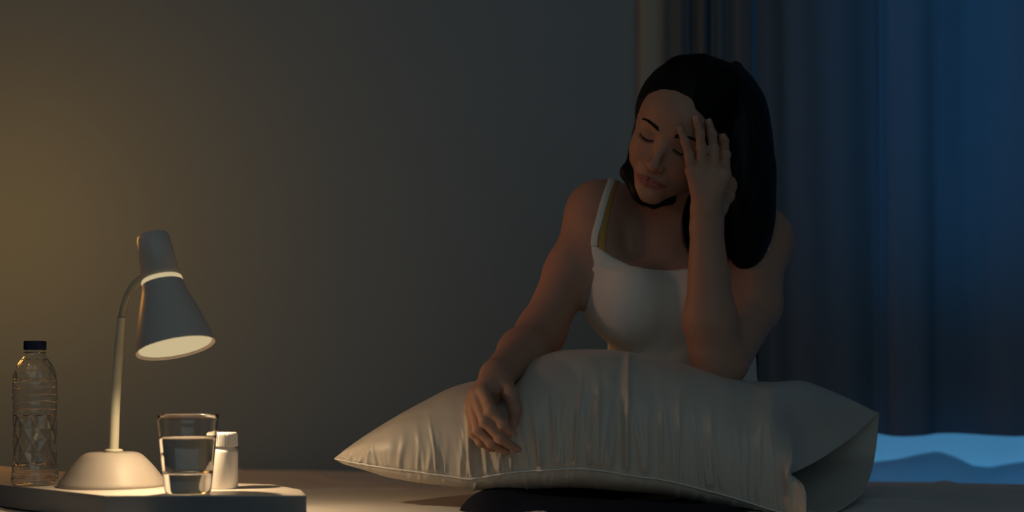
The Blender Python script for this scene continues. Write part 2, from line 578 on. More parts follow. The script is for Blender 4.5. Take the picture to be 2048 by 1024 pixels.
sl = bpy.data.lights.new('desk_lamp_light', 'SPOT')
sl.energy = 6.2
sl.color = (1.0, 0.70, 0.40)
sl.spot_size = math.radians(176)
sl.spot_blend = 0.9
sl.shadow_soft_size = 0.006
so = bpy.data.objects.new('desk_lamp_light', sl)
so.location = mouth + Vector((-0.012, 0, 0))
so.rotation_euler = ax_dir.to_track_quat('-Z', 'Y').to_euler()
C.objects.link(so)


# ------------------------------------------------------------------ glass of water
def put(me, x, y, z=TZ):
    me.transform(Matrix.Translation((x, y, z)))
    return me


gp = P(376, 985, 1.788)
gl = thing('drinking_glass', (gp[0], gp[1], TZ), 'tapered drinking glass half full of water in front of the pill bottle', 'glass')
rt, rb, H = 0.0418, 0.0312, 0.1085
wallt = 0.0022


def rg(z):
    return rb + (rt - rb) * (z / H)


outer = [(0, 0.0004), (rb - 0.004, 0.0004), (rb - 0.001, 0.0012), (rb, 0.004)] + [(rg(z), z) for z in np.linspace(0.008, H - 0.001, 14)]
bz = 0.0275
inner = [(rg(H) - 0.0006, H), (rg(H) - wallt + 0.0004, H)] + [(rg(z) - wallt, z) for z in np.linspace(H - 0.0015, bz + 0.006, 14)] + [(rg(bz) - wallt - 0.001, bz + 0.002), (rg(bz) - wallt - 0.005, bz), (0, bz - 0.001)]
link('tumbler', put(lathe_me('tumbler', outer + inner, 96), gp[0], gp[1]), M['glass'], gl)
wz = 0.0785
wat = [(0, bz - 0.0008), (rg(bz) - wallt - 0.005, bz + 0.0002), (rg(bz) - wallt - 0.0008, bz + 0.0022)] + [(rg(z) - wallt + 0.0003, z) for z in np.linspace(bz + 0.006, wz, 10)] + [(rg(wz) - wallt - 0.001, wz - 0.0004), (rg(wz) - wallt - 0.004, wz - 0.0012), (0, wz - 0.0013)]
wo = link('water', put(lathe_me('water', wat, 96), gp[0], gp[1]), M['water'])
wo['label'] = 'clear still water filling the tapered drinking glass beside the lamp'
wo['category'] = 'water'

# ------------------------------------------------------------------ pill bottle
pp = P(447, 979, 1.875)
pb = thing('pill_bottle', (pp[0], pp[1], TZ), 'small white plastic pill bottle with a ribbed cap behind the glass', 'bottle')
pr = 28.5 * 1.875 / F
prof = [(0, 0), (pr - 0.002, 0), (pr - 0.0005, 0.0008), (pr, 0.0025), (pr, 0.052), (pr - 0.0006, 0.0555), (pr - 0.003, 0.0580), (pr - 0.0045, 0.0590), (pr - 0.0045, 0.064), (0, 0.064)]
link('body', put(lathe_me('body', prof, 80), pp[0], pp[1]), M['pill'], pb)
prof = [(0, 0.0608), (pr - 0.0012, 0.0608), (pr - 0.0006, 0.0615)] + [(pr - 0.0008, z) for z in np.linspace(0.0625, 0.0785, 10)] + [(pr - 0.0016, 0.0803), (pr - 0.003, 0.0810), (0, 0.0812)]
link('cap', put(lathe_me('cap', prof, 240, lambda th, z: 0.00045 * np.cos(th * 48) * ((z > 0.062) & (z < 0.0786))), pp[0], pp[1]), M['pill'], pb)

# ------------------------------------------------------------------ water bottle
bp = P(70, 971, 1.945)
bt = thing('water_bottle', (bp[0], bp[1], TZ), 'clear faceted plastic water bottle with a navy cap at the far left', 'bottle')
k = 1.945 / F
zz_ = np.linspace(0, 1, 240) * (971 - 697)
kn = np.array([0, 3, 8, 20, 30, 40, 44, 60, 120, 160, 170, 180, 200, 215, 228, 240, 250, 257, 262, 274])
kr = np.array([40, 42.5, 44, 45, 44, 42.6, 42, 41.5, 41.5, 42, 43, 43, 43, 42, 39, 34, 27, 21.5, 19.5, 19.5])
rr_ = np.interp(zz_, kn, kr)


def bottle_disp(th, z):
    zp = z / k
    d = np.zeros_like(z)
    m = ((zp > 42) & (zp < 138)).astype(float)
    a = (th * 9 / (2 * np.pi)) * 2
    b = (zp - 42) / 24.0
    tri = lambda q: np.abs((q % 1.0) - 0.5) * 2
    d += m * (-3.6 * k) * (1 - np.maximum(tri(a / 2 + b / 2), tri(a / 2 - b / 2)))
    for zr in (150, 165, 180, 195, 208):
        d += -1.6 * k * np.exp(-((zp - zr) / 1.8) ** 2)
    d += -1.3 * k * np.exp(-((zp - 29) / 2.0) ** 2)
    m2 = ((zp > 212) & (zp < 250)).astype(float)
    b2 = (zp - 212) / 19.0
    d += m2 * (-2.0 * k) * (1 - np.maximum(tri(a / 2 + b2 / 2), tri(a / 2 - b2 / 2)))
    m3 = (zp < 14).astype(float)
    d += m3 * 1.2 * k * np.cos(th * 5)
    return d


prof = np.stack([rr_ * k, zz_ * k], 1)
prof = np.vstack([[(0, 0.004), (0.018, 0.003)], prof])
zi = prof[prof[:, 1] > 0][::-1].copy()
bo_me = lathe_me('body', prof, 216, bottle_disp)
sh = link('body', put(bo_me, bp[0], bp[1]), M['pet'], bt)
sh.data.polygons.foreach_set('use_smooth', [False] * len(sh.data.polygons))
s = sh.modifiers.new('solid', 'SOLIDIFY')
s.thickness = 0.0013
s.offset = -1
zc = (971 - 697) * k
link('neck_ring', put(lathe_me('neck_ring', [(19.6 * k, zc - 0.0075), (22 * k, zc - 0.007), (22 * k, zc - 0.0055), (19.6 * k, zc - 0.005)], 64), bp[0] , bp[1]), M['pet'], bt)
prof = [(0, zc - 0.003), (21.2 * k, zc - 0.003)] + [(21.2 * k, z) for z in np.linspace(zc - 0.0025, zc + 0.009, 6)] + [(20.4 * k, zc + 0.0103), (0, zc + 0.0105)]
link('cap', put(lathe_me('cap', prof, 240, lambda th, z: 0.0003 * np.cos(th * 60)), bp[0], bp[1]), M['cap'], bt)

# ------------------------------------------------------------------ signed distance modelling
def smin(a, b, k):
    if k <= 0:
        return np.minimum(a, b)
    h = np.maximum(k - np.abs(a - b), 0) / k
    return np.minimum(a, b) - h * h * k * 0.25


def smax(a, b, k):
    return -smin(-a, -b, k)


class Ell:
    def __init__(s, c, r, rot=None):
        s.c = np.array(c, float)
        s.r = np.array(r, float)
        s.rot = None if rot is None else np.array(rot, float)   # rows = local axes

    def __call__(s, p):
        q = p - s.c
        if s.rot is not None:
            q = q @ s.rot.T
        k0 = np.sqrt(((q / s.r) ** 2).sum(-1))
        k1 = np.sqrt(((q / s.r ** 2) ** 2).sum(-1)) + 1e-9
        return np.where(k0 < 1e-3, -s.r.min(), k0 * (k0 - 1) / k1)


class Cone:
    """capsule from a to b, radius ra to rb, optionally squashed along one axis"""

    def __init__(s, a, b, ra, rb, squash=None):
        s.a = np.array(a, float)
        s.b = np.array(b, float)
        s.ra, s.rb = ra, rb
        s.sq = squash

    def __call__(s, p):
        ba = s.b - s.a
        pa = p - s.a
        if s.sq is not None:
            ax, f = s.sq
            ax = np.array(ax, float)
            ax = ax / np.linalg.norm(ax)
            pa = pa + (pa @ ax)[..., None] * ax * (1 / f - 1)
            ba = ba + (ba @ ax) * ax * (1 / f - 1)
        h = np.clip((pa @ ba) / (ba @ ba), 0, 1)
        d = np.linalg.norm(pa - h[..., None] * ba, axis=-1) - (s.ra + (s.rb - s.ra) * h)
        return d


class Group:
    """sequence of (op, k, prim); op '+' or '-'"""

    def __init__(s, items):
        s.items = items

    def __call__(s, p, cull=None, center=None):
        d = np.full(p.shape[:-1], 9.0)
        for op, k, pr in s.items:
            if cull is not None:
                dc = pr(center[None])[0] if not isinstance(pr, Group) else pr(center[None])[0]
                if dc > cull + 2 * k + 0.055:
                    continue
            v = pr(p, cull, center) if isinstance(pr, Group) else pr(p)
            if op == '+':
                d = smin(d, v, k)
            elif op == '&':
                d = smax(d, v, k)
            else:
                d = smax(d, -v, k)
        return d


def sdf_mesh(field, lo, hi, h, B=20, extra=None):
    lo = np.array(lo, float)
    n = np.ceil((np.array(hi) - lo) / h / B).astype(int)
    R = B * h * math.sqrt(3) / 2
    bi = np.stack(np.meshgrid(*[np.arange(k) for k in n], indexing='ij'), -1).reshape(-1, 3)
    cen = lo + (bi + 0.5) * B * h
    dc = field(cen)
    act = np.abs(dc) < R * 1.25 + 0.006
    NY, NZ = (n[1] + 2) * B, (n[2] + 2) * B
    ar = np.arange(B + 1)
    gi = np.stack(np.meshgrid(ar, ar, ar, indexing='ij'), -1)
    vids, vpos, quads = [], [], []
    for b, c in zip(bi[act], cen[act]):
        g = gi + b * B
        p = lo + g * h
        d = field(p, R, c) if isinstance(field, Group) else field(p)
        if d.min() > 0 or d.max() < 0:
            continue
        s = d < 0
        # cell vertices
        acc = np.zeros((B, B, B, 3))
        cnt = np.zeros((B, B, B))
        for ax in range(3):
            o1, o2 = [a for a in range(3) if a != ax]
            for da in (0, 1):
                for db in (0, 1):
                    sl0 = [slice(0, B)] * 3
                    sl0[o1] = slice(da, B + da)
                    sl0[o2] = slice(db, B + db)
                    sl1 = list(sl0)
                    sl1[ax] = slice(1, B + 1)
                    a0 = d[tuple(sl0)]
                    a1 = d[tuple(sl1)]
                    m = (a0 < 0) != (a1 < 0)
                    tt = np.where(m, a0 / np.where(m, a0 - a1, 1), 0)
                    acc[..., ax] += np.where(m, tt, 0)
                    acc[..., o1] += np.where(m, da, 0)
                    acc[..., o2] += np.where(m, db, 0)
                    cnt += m
        mc = cnt > 0
        idx = np.argwhere(mc)
        if len(idx):
            pos = lo + (idx + b * B + acc[mc] / cnt[mc][:, None]) * h
            gidx = idx + b * B + 1
            vids.append((gidx[:, 0] * NY + gidx[:, 1]) * NZ + gidx[:, 2])
            vpos.append(pos)
        for ax in range(3):
            o1, o2 = (ax + 1) % 3, (ax + 2) % 3
            sl1 = [slice(0, B)] * 3
            sl1[ax] = slice(1, B + 1)
            s0 = s[:B, :B, :B]
            s1 = s[tuple(sl1)]
            for inside in (True, False):
                m = (s0 == inside) & (s1 != inside)
                ii = np.argwhere(m) + b * B + 1
                if not len(ii):
                    continue
                e1 = np.zeros(3, int)
                e1[o1] = 1
                e2 = np.zeros(3, int)
                e2[o2] = 1
                cs = [ii - e1 - e2, ii - e2, ii, ii - e1]
                if not inside:
                    cs = cs[::-1]
                quads.append(np.stack([(q[:, 0] * NY + q[:, 1]) * NZ + q[:, 2] for q in cs], 1))
    ids = np.concatenate(vids)
    pos = np.concatenate(vpos)
    o = np.argsort(ids)
    ids, pos = ids[o], pos[o]
    q = np.concatenate(quads)
    k = np.searchsorted(ids, q)
    k = np.minimum(k, len(ids) - 1)
    ok = (ids[k] == q).all(1)
    return pos, k[ok]


# ------------------------------------------------------------------ the woman: skeleton
def nv(v):
    v = np.array(v, float)
    return v / np.linalg.norm(v)


# head frame: R = her left (picture right), U = up, Fw = facing
HR = nv((0.885, -0.21, -0.415))
HU = np.array((0.25, -0.42, 0.87))
HU = nv(HU - (HU @ HR) * HR)
HF = np.cross(HR, HU)
if HF[1] > 0:
    HF = -HF
EYE = P(1329, 284, 2.06)
HC = EYE - HF * 0.078 * 0.945
HM = np.stack([HR, HF, HU])                 # rows


HS = 0.945


def H2W(x, y, z):
    x, y, z = x * HS, y * HS, z * HS
    return HC + x * HR + y * HF + z * HU


def HE(c, r, tilt=None):
    rot = HM
    if tilt is not None:
        rx, rz = tilt
        a = np.array([[math.cos(rz), math.sin(rz), 0], [-math.sin(rz), math.cos(rz), 0], [0, 0, 1]])
        b = np.array([[1, 0, 0], [0, math.cos(rx), math.sin(rx)], [0, -math.sin(rx), math.cos(rx)]])
        rot = b @ a @ HM
    return Ell(H2W(*c), np.array(r) * HS, rot)


def HCn(a, b, ra, rb):
    return Cone(H2W(*a), H2W(*b), ra * HS, rb * HS)


head_items = [
    ('+', 0.0, HE((0, -0.010, 0.036), (0.073, 0.090, 0.076))),
    ('+', 0.030, HE((0, 0.022, 0.040), (0.062, 0.060, 0.048))),
    ('+', 0.030, HE((0, 0.026, -0.016), (0.060, 0.050, 0.056))),
    ('+', 0.030, HE((0, 0.024, -0.060), (0.046, 0.046, 0.038))),
]
for sg in (-1, 1):
    head_items += [
        ('+', 0.024, HCn((sg * 0.052, 0.000, -0.048), (sg * 0.014, 0.060, -0.094), 0.015, 0.013)),
        ('+', 0.020, HE((sg * 0.035, 0.050, -0.030), (0.022, 0.021, 0.024))),
        ('+', 0.012, HCn((sg * 0.012, 0.0765, 0.019), (sg * 0.043, 0.062, 0.020), 0.0055, 0.005)),
    ]
head_items += [('+', 0.018, HE((0.002, 0.066, -0.0945), (0.018, 0.016, 0.012)))]
for sg in (-1, 1):
    head_items += [
        ('-', 0.014, HE((sg * 0.030, 0.091, 0.001), (0.016, 0.0125, 0.0085))),
        ('+', 0.005, HE((sg * 0.031, 0.0612, -0.001), (0.0150, 0.0135, 0.0125))),
    ]
head_items += [
    ('+', 0.014, HE((0, 0.066, -0.069), (0.025, 0.018, 0.019))),
    ('+', 0.012, HCn((0, 0.0735, 0.010), (0, 0.094, -0.036), 0.0052, 0.0070)),
    ('+', 0.008, HE((0, 0.0955, -0.041), (0.0100, 0.0095, 0.0085))),
]
for sg in (-1, 1):
    head_items += [
        ('+', 0.006, HE((sg * 0.0118, 0.0850, -0.0435), (0.0062, 0.0085, 0.0068))),
        ('-', 0.0025, HE((sg * 0.0062, 0.0925, -0.0510), (0.0030, 0.0045, 0.0030))),
        ('-', 0.004, HE((sg * 0.0195, 0.0850, -0.048), (0.0025, 0.006, 0.008))),
        # lips: upper with cupid's bow, lower, and the closed line between them
        ('+', 0.003, HCn((sg * 0.0150, 0.0805, -0.0685), (sg * 0.0050, 0.0853, -0.0668), 0.0024, 0.0030)),
        ('+', 0.003, HCn((sg * 0.0262, 0.0735, -0.0712), (sg * 0.0150, 0.0805, -0.0685), 0.0012, 0.0024)),
        ('+', 0.003, HCn((sg * 0.0140, 0.0800, -0.0752), (sg * 0.0040, 0.0838, -0.0766), 0.0030, 0.0040)),
        ('+', 0.003, HCn((sg * 0.0245, 0.0738, -0.0722), (sg * 0.0140, 0.0800, -0.0752), 0.0012, 0.0030)),
        ('-', 0.0014, HCn((sg * 0.0275, 0.0755, -0.0716), (sg * 0.0150, 0.0835, -0.0714), 0.0006, 0.0009)),
        ('-', 0.0014, HCn((sg * 0.0150, 0.0835, -0.0714), (sg * 0.0050, 0.0880, -0.0712), 0.0009, 0.0010)),
        ('-', 0.0012, HCn((sg * 0.0475, 0.0640, -0.0035), (sg * 0.0310, 0.0762, -0.0085), 0.0006, 0.0009)),
        ('-', 0.0012, HCn((sg * 0.0310, 0.0762, -0.0085), (sg * 0.0175, 0.0725, -0.0050), 0.0009, 0.0006)),
        ('+', 0.006, HE((sg * 0.0715, -0.020, -0.012), (0.006, 0.017, 0.029), (0.0, sg * 0.25))),
    ]
head_items += [
    ('-', 0.0016, HCn((-0.0070, 0.0895, -0.0712), (0.0070, 0.0895, -0.0712), 0.0010, 0.0010)),
    ('-', 0.006, HE((0, 0.0905, -0.0885), (0.014, 0.006, 0.0045))),
]

# torso
SHR = P(1196, 428, 2.245)      # her right shoulder (picture left)
SHL = P(1522, 482, 2.235)
NECK = P(1382, 430, 2.245)
torso_items = [
    ('+', 0.0, Ell(P(1358, 560, 2.265), (0.140, 0.092, 0.150))),
    ('+', 0.05, Ell(P(1358, 440, 2.275), (0.120, 0.065, 0.060))),
    ('+', 0.03, Cone(SHR + (0.010, 0.01, 0.0), SHL + (-0.010, 0.015, 0.004), 0.044, 0.044)),
    ('+', 0.04, Cone(NECK + (-0.01, 0.02, 0.0), SHR + (0.035, 0.015, 0.012), 0.040, 0.028)),
    ('+', 0.04, Cone(NECK + (0.01, 0.02, 0.0), SHL + (-0.035, 0.015, 0.012), 0.040, 0.028)),
    ('+', 0.06, Ell(P(1365, 760, 2.250), (0.125, 0.090, 0.150))),
    ('+', 0.06, Ell(P(1380, 910, 2.290), (0.165, 0.115, 0.100))),
]
pecs = [
    ('+', 0.02, Cone(P(1196, 462, 2.205), P(1202, 510, 2.200), 0.024, 0.029)),
    ('+', 0.02, Cone(P(1520, 500, 2.205), P(1508, 530, 2.205), 0.024, 0.029)),
    ('+', 0.03, Cone(P(1204, 505, 2.215), P(1212, 600, 2.215), 0.030, 0.036)),
    ('+', 0.03, Cone(P(1500, 530, 2.215), P(1478, 615, 2.215), 0.030, 0.036)),
]
torso_items += pecs
breast = [
    ('+', 0.035, Ell(P(1262, 610, 2.185), (0.066, 0.060, 0.070))),
    ('+', 0.035, Ell(P(1418, 622, 2.180), (0.066, 0.060, 0.070))),
]
neck_items = [
    ('+', 0.02, Cone(H2W(0, -0.022, -0.050), NECK + (0, 0.010, 0.005), 0.047, 0.052)),
    ('+', 0.012, Cone(H2W(-0.040, -0.020, -0.045), NECK + (-0.012, -0.045, -0.012), 0.010, 0.010)),
    ('+', 0.010, Cone(NECK + (-0.020, -0.052, -0.022), SHR + (0.035, -0.028, 0.022), 0.0075, 0.0080)),
    ('+', 0.010, Cone(NECK + (0.018, -0.052, -0.022), SHL + (-0.035, -0.026, 0.022), 0.0075, 0.0080)),
]
# arms
EL_R = P(1082, 664, 2.150)
WR_R = P(993, 752, 1.950)
EL_L = P(1432, 728, 2.035)
WR_L = P(1413, 452, 2.010)
armR_upper = Group([('+', 0, Cone(SHR, P(1140, 545, 2.215), 0.046, 0.041)), ('+', 0.02, Cone(P(1140, 545, 2.215), EL_R, 0.041, 0.036)), ('+', 0.03, Ell(SHR + (-0.002, -0.004, 0.0), (0.050, 0.050, 0.052)))])
armL_upper = Group([('+', 0, Cone(SHL, P(1510, 610, 2.150), 0.046, 0.041)), ('+', 0.02, Cone(P(1510, 610, 2.150), EL_L + (0.018, 0.012, 0.006), 0.041, 0.036)), ('+', 0.03, Ell(SHL + (0.002, -0.004, 0.0), (0.049, 0.050, 0.052)))])
shoulders = [('+', 0.030, armR_upper), ('+', 0.030, armL_upper)]


def finger(pts, radii):
    it = []
    for a, b, ra, rb_ in zip(pts[:-1], pts[1:], radii[:-1], radii[1:]):
        it.append(('+', 0.004, Cone(a, b, ra, rb_)))
    # knuckle swell at the middle joints
    for q, r_ in list(zip(pts, radii))[1:-1]:
        it.append(('+', 0.004, Ell(q, (r_ * 1.01,) * 3)))
    return Group(it)


# right hand, hanging over the front of the pillow
rf = [
    # index, middle, ring, little : MCP, PIP, DIP, tip (px, py, Y)
    [(967, 782, 1.905), (983, 822, 1.872), (1006, 848, 1.868), (1023, 866, 1.876)],
    [(951, 789, 1.913), (970, 842, 1.874), (1001, 877, 1.872), (1031, 897, 1.884)],
    [(945, 806, 1.922), (957, 860, 1.886), (982, 886, 1.884), (1008, 901, 1.894)],
    [(943, 824, 1.932), (946, 866, 1.902), (961, 884, 1.900), (980, 897, 1.908)],
]
rr4 = [(0.0098, 0.0082, 0.0073, 0.0060), (0.0098, 0.0083, 0.0074, 0.0061), (0.0092, 0.0079, 0.0070, 0.0058), (0.0085, 0.0070, 0.0062, 0.0052)]
RF = [[P(*q) for q in f] for f in rf]
palmR = [('+', 0.0, Cone(WR_R, P(984, 772, 1.925), 0.0225, 0.020))]
for f, r_ in zip(RF, rr4):
    palmR.append(('+', 0.012, Cone(P(990, 764, 1.938), f[0], 0.0165, r_[0] + 0.0010)))
palmR.append(('+', 0.010, Cone(P(975, 800, 1.936), P(960, 815, 1.940), 0.016, 0.014)))
thR = [P(1005, 765, 1.925), P(1021, 788, 1.905), P(1030, 818, 1.896), P(1027, 846, 1.898)]
handR = palmR + [('+', 0.0045, finger(f, r_)) for f, r_ in zip(RF, rr4)]
handR += [('+', 0.012, Cone(WR_R, thR[0], 0.018, 0.015)), ('+', 0.006, finger(thR, (0.0145, 0.0112, 0.0100, 0.0078)))]
armR = Group([('+', 0, armR_upper), ('+', 0.025, Cone(EL_R, P(1045, 706, 2.07), 0.038, 0.037)),
              ('+', 0.02, Cone(P(1045, 706, 2.07), WR_R, 0.037, 0.0240)), ('+', 0.010, Group(handR))])

# left hand, propping the brow
def surf(x, z, off):
    """a point off the face surface, in the head frame"""
    y = 0.11
    for _ in range(60):
        d = headG(H2W(x, y, z)[None])[0]
        if d < off:
            break
        y -= max(d - off, 0.0004) * 0.7
    return H2W(x, y, z)


headG = Group(head_items)
lf = [
    # little, ring, middle, index
    [(1383, 342), (1378, 310), (1371, 285), (1361, 261)],
    [(1404, 340), (1403, 298), (1400, 268), (1393, 240)],
    [(1428, 343), (1427, 298), (1424, 270), (1418, 246)],
    [(1449, 350), (1450, 310), (1448, 284), (1442, 262)],
]


def ray_head(px, py, off, Y0=1.85):
    Yc = Y0
    for _ in range(200):
        d = headG(P(px, py, Yc)[None])[0]
        if d < off or Yc > 2.3:
            break
        Yc += max((d - off) * 0.6, 0.0004)
    return Yc


lr4 = [(0.0085, 0.0070, 0.0062, 0.0052), (0.0092, 0.0079, 0.0070, 0.0058), (0.0096, 0.0082, 0.0073, 0.0060), (0.0094, 0.0080, 0.0072, 0.0060)]
LF = []
for f, r_ in zip(lf, lr4):
    Yt = min(ray_head(f[3][0], f[3][1], r_[3] + 0.0005), 2.10)
    Yd = min(ray_head(f[2][0], f[2][1], r_[2] + 0.001), Yt + 0.004)
    base = 1.990
    Yd = min(Yd, 2.06)
    pts = [P(f[0][0], f[0][1], base), P(f[1][0], f[1][1], min(base + (Yd - base) * 0.45, ray_head(f[1][0], f[1][1], r_[1]))), P(f[2][0], f[2][1], Yd), P(f[3][0], f[3][1], Yt)]
    LF.append(pts)
palmL = [('+', 0.0, Cone(WR_L, P(1412, 425, 2.005), 0.0235, 0.021))]
for f, r_ in zip(LF, lr4):
    st = P(1412 + (f[0][0] / f[0][1] * F) * 0 , 420, 2.003)
    palmL.append(('+', 0.012, Cone(st, f[0], 0.0175, r_[0] + 0.0010)))
thL = [P(1436, 415, 2.020), P(1454, 392, 2.050), P(1465, 365, 2.080), P(1470, 340, 2.100)]
handL = palmL + [('+', 0.004, finger(f, r_)) for f, r_ in zip(LF, lr4)]
handL += [('+', 0.012, Cone(WR_L, thL[0], 0.018, 0.015)), ('+', 0.006, finger(thL, (0.0145, 0.0112, 0.0100, 0.0078)))]
armL = Group([('+', 0, armL_upper), ('+', 0.022, Cone(EL_L, P(1420, 640, 2.025), 0.040, 0.039)),
              ('+', 0.02, Cone(P(1420, 640, 2.025), WR_L, 0.039, 0.0245)), ('+', 0.010, Group(handL))])

# legs: she sits on the bed's near edge, thighs forward, shins down
HIPR, HIPL = np.array((0.225, 2.28, -0.105)), np.array((0.385, 2.28, -0.105))
KNR, KNL = np.array((-0.028, 1.945, -0.205)), np.array((0.400, 2.00, -0.208))
ANR, ANL = np.array((0.30, 1.890, -0.208)), np.array((0.18, 1.95, -0.208))
leg_items = []
for hp, kn_, an, tx in ((HIPR, KNR, ANR, 0.11), (HIPL, KNL, ANL, -0.11)):
    leg_items += [('+', 0.03, Cone(hp, kn_, 0.082, 0.046)), ('+', 0.02, Cone(kn_, an, 0.045, 0.034)),
                  ('+', 0.02, Cone(an, an + (tx, 0.03, -0.005), 0.030, 0.020))]
coreG = Group(torso_items + breast + neck_items + shoulders + [('+', 0.02, headG)])
bodyG = Group([('+', 0, coreG), ('+', 0.002, armR), ('+', 0.002, armL), ('+', 0.01, Group(leg_items))])

import time
t0 = time.time()
HRES = 0.0016
V, Q = sdf_mesh(bodyG, (-0.11, 1.80, -0.34), (0.64, 2.46, 0.56), HRES)
print('body', len(V), time.time() - t0)
person = thing('person', (0.28, 2.25, -0.70), 'seated woman in white camisole, brow resting on her left hand, right hand on the pillow', 'person')
me = raw_mesh('body', V, Q)
L = (V - HC) @ HM.T / HS


def blob(x, y, z, rx, ry, rz, p=2):
    d = ((L[:, 0] - x) / rx) ** 2 + ((L[:, 1] - y) / ry) ** 2 + ((L[:, 2] - z) / rz) ** 2
    return np.clip(1.25 - d ** (p / 2), 0, 1)


tint = np.tile(np.array([0.47, 0.265, 0.185]), (len(V), 1))


def mixin(w, col):
    global tint
    tint = tint * (1 - w[:, None]) + np.array(col) * w[:, None]


near = np.abs(L).max(1) < 0.12
dl = np.full(len(V), 1.0)
for sg in (-1, 1):
    for a, b, ra, rb_ in (((0.0150, 0.0805, -0.0685), (0.0, 0.0853, -0.0672), 0.0024, 0.0032), ((0.0262, 0.0735, -0.0712), (0.0150, 0.0805, -0.0685), 0.0012, 0.0024),
                          ((0.0140, 0.0800, -0.0752), (0.0, 0.0838, -0.0766), 0.0030, 0.0040), ((0.0245, 0.0738, -0.0722), (0.0140, 0.0800, -0.0752), 0.0012, 0.0030)):
        dl[near] = np.minimum(dl[near], Cone((sg * a[0], a[1], a[2]), (sg * b[0], b[1], b[2]), ra, rb_)(L[near]))
mixin(0.9 * np.clip(1.45 - dl / 0.0016, 0, 1), (0.34, 0.085, 0.085))
for sg in (-1, 1):
    mixin(0.35 * blob(sg * 0.040, 0.06, -0.035, 0.026, 0.04, 0.022), (0.46, 0.20, 0.14))
    mixin(0.55 * blob(sg * 0.031, 0.075, 0.001, 0.019, 0.02, 0.012), (0.36, 0.19, 0.13))
mixin(0.3 * blob(0, 0.10, -0.042, 0.018, 0.02, 0.012), (0.46, 0.20, 0.14))
for f in LF + RF + [thR, thL]:
    d = np.linalg.norm(V - f[-1], axis=1)
    mixin(0.25 * np.clip(1.3 - d / 0.012, 0, 1), (0.55, 0.25, 0.18))
ca = me.color_attributes.new('tint', 'FLOAT_COLOR', 'POINT')
ca.data.foreach_set('color', np.concatenate([tint, np.ones((len(V), 1))], 1).astype(np.float32).ravel())
link('body', me, M['skin'], person)


# nails
def nail(finger_pts, toward, r, w, l):
    a, b = finger_pts[-2], finger_pts[-1]
    t_ = nv(b - a)
    n_ = np.array(toward, float)
    n_ = nv(n_ - (n_ @ t_) * t_)
    s_ = np.cross(t_, n_)
    nu_, nw_ = 9, 9
    V_ = []
    for i in range(nu_):
        for j in range(nw_):
            u_ = (i / (nu_ - 1) - 0.5)
            w_ = (j / (nw_ - 1) - 0.5)
            an = w_ * w * (1 - 0.8 * max(abs(u_) * 2 - 0.6, 0) ** 1.5)
            V_.append(b + t_ * (u_ * l + 0.0015) + n_ * (math.cos(an) * (r + 0.00005) - max(u_, 0) ** 2 * 0.004) + s_ * math.sin(an) * (r + 0.00005))
    o = link('fingernail', raw_mesh('fingernail', V_, grid_faces(nu_, nw_)), M['nail'], person)
    sm = o.modifiers.new('s', 'SOLIDIFY')
    sm.thickness = 0.0003
    return o


M['nail'] = mat('fingernail', (0.50, 0.28, 0.21), 0.3, 0.5, bump=(100, 0.02, 0.0003))
for f, r_ in zip(RF, rr4):
    nail(f, (0.35, -0.75, 0.5), r_[3], 1.9, 0.011)
nail(thR, (-0.2, -1, 0.2), 0.0078, 1.9, 0.013)
for f, r_ in zip(LF, lr4):
    nail(f, (-0.3, -1, 0.1), r_[3], 1.9, 0.011)

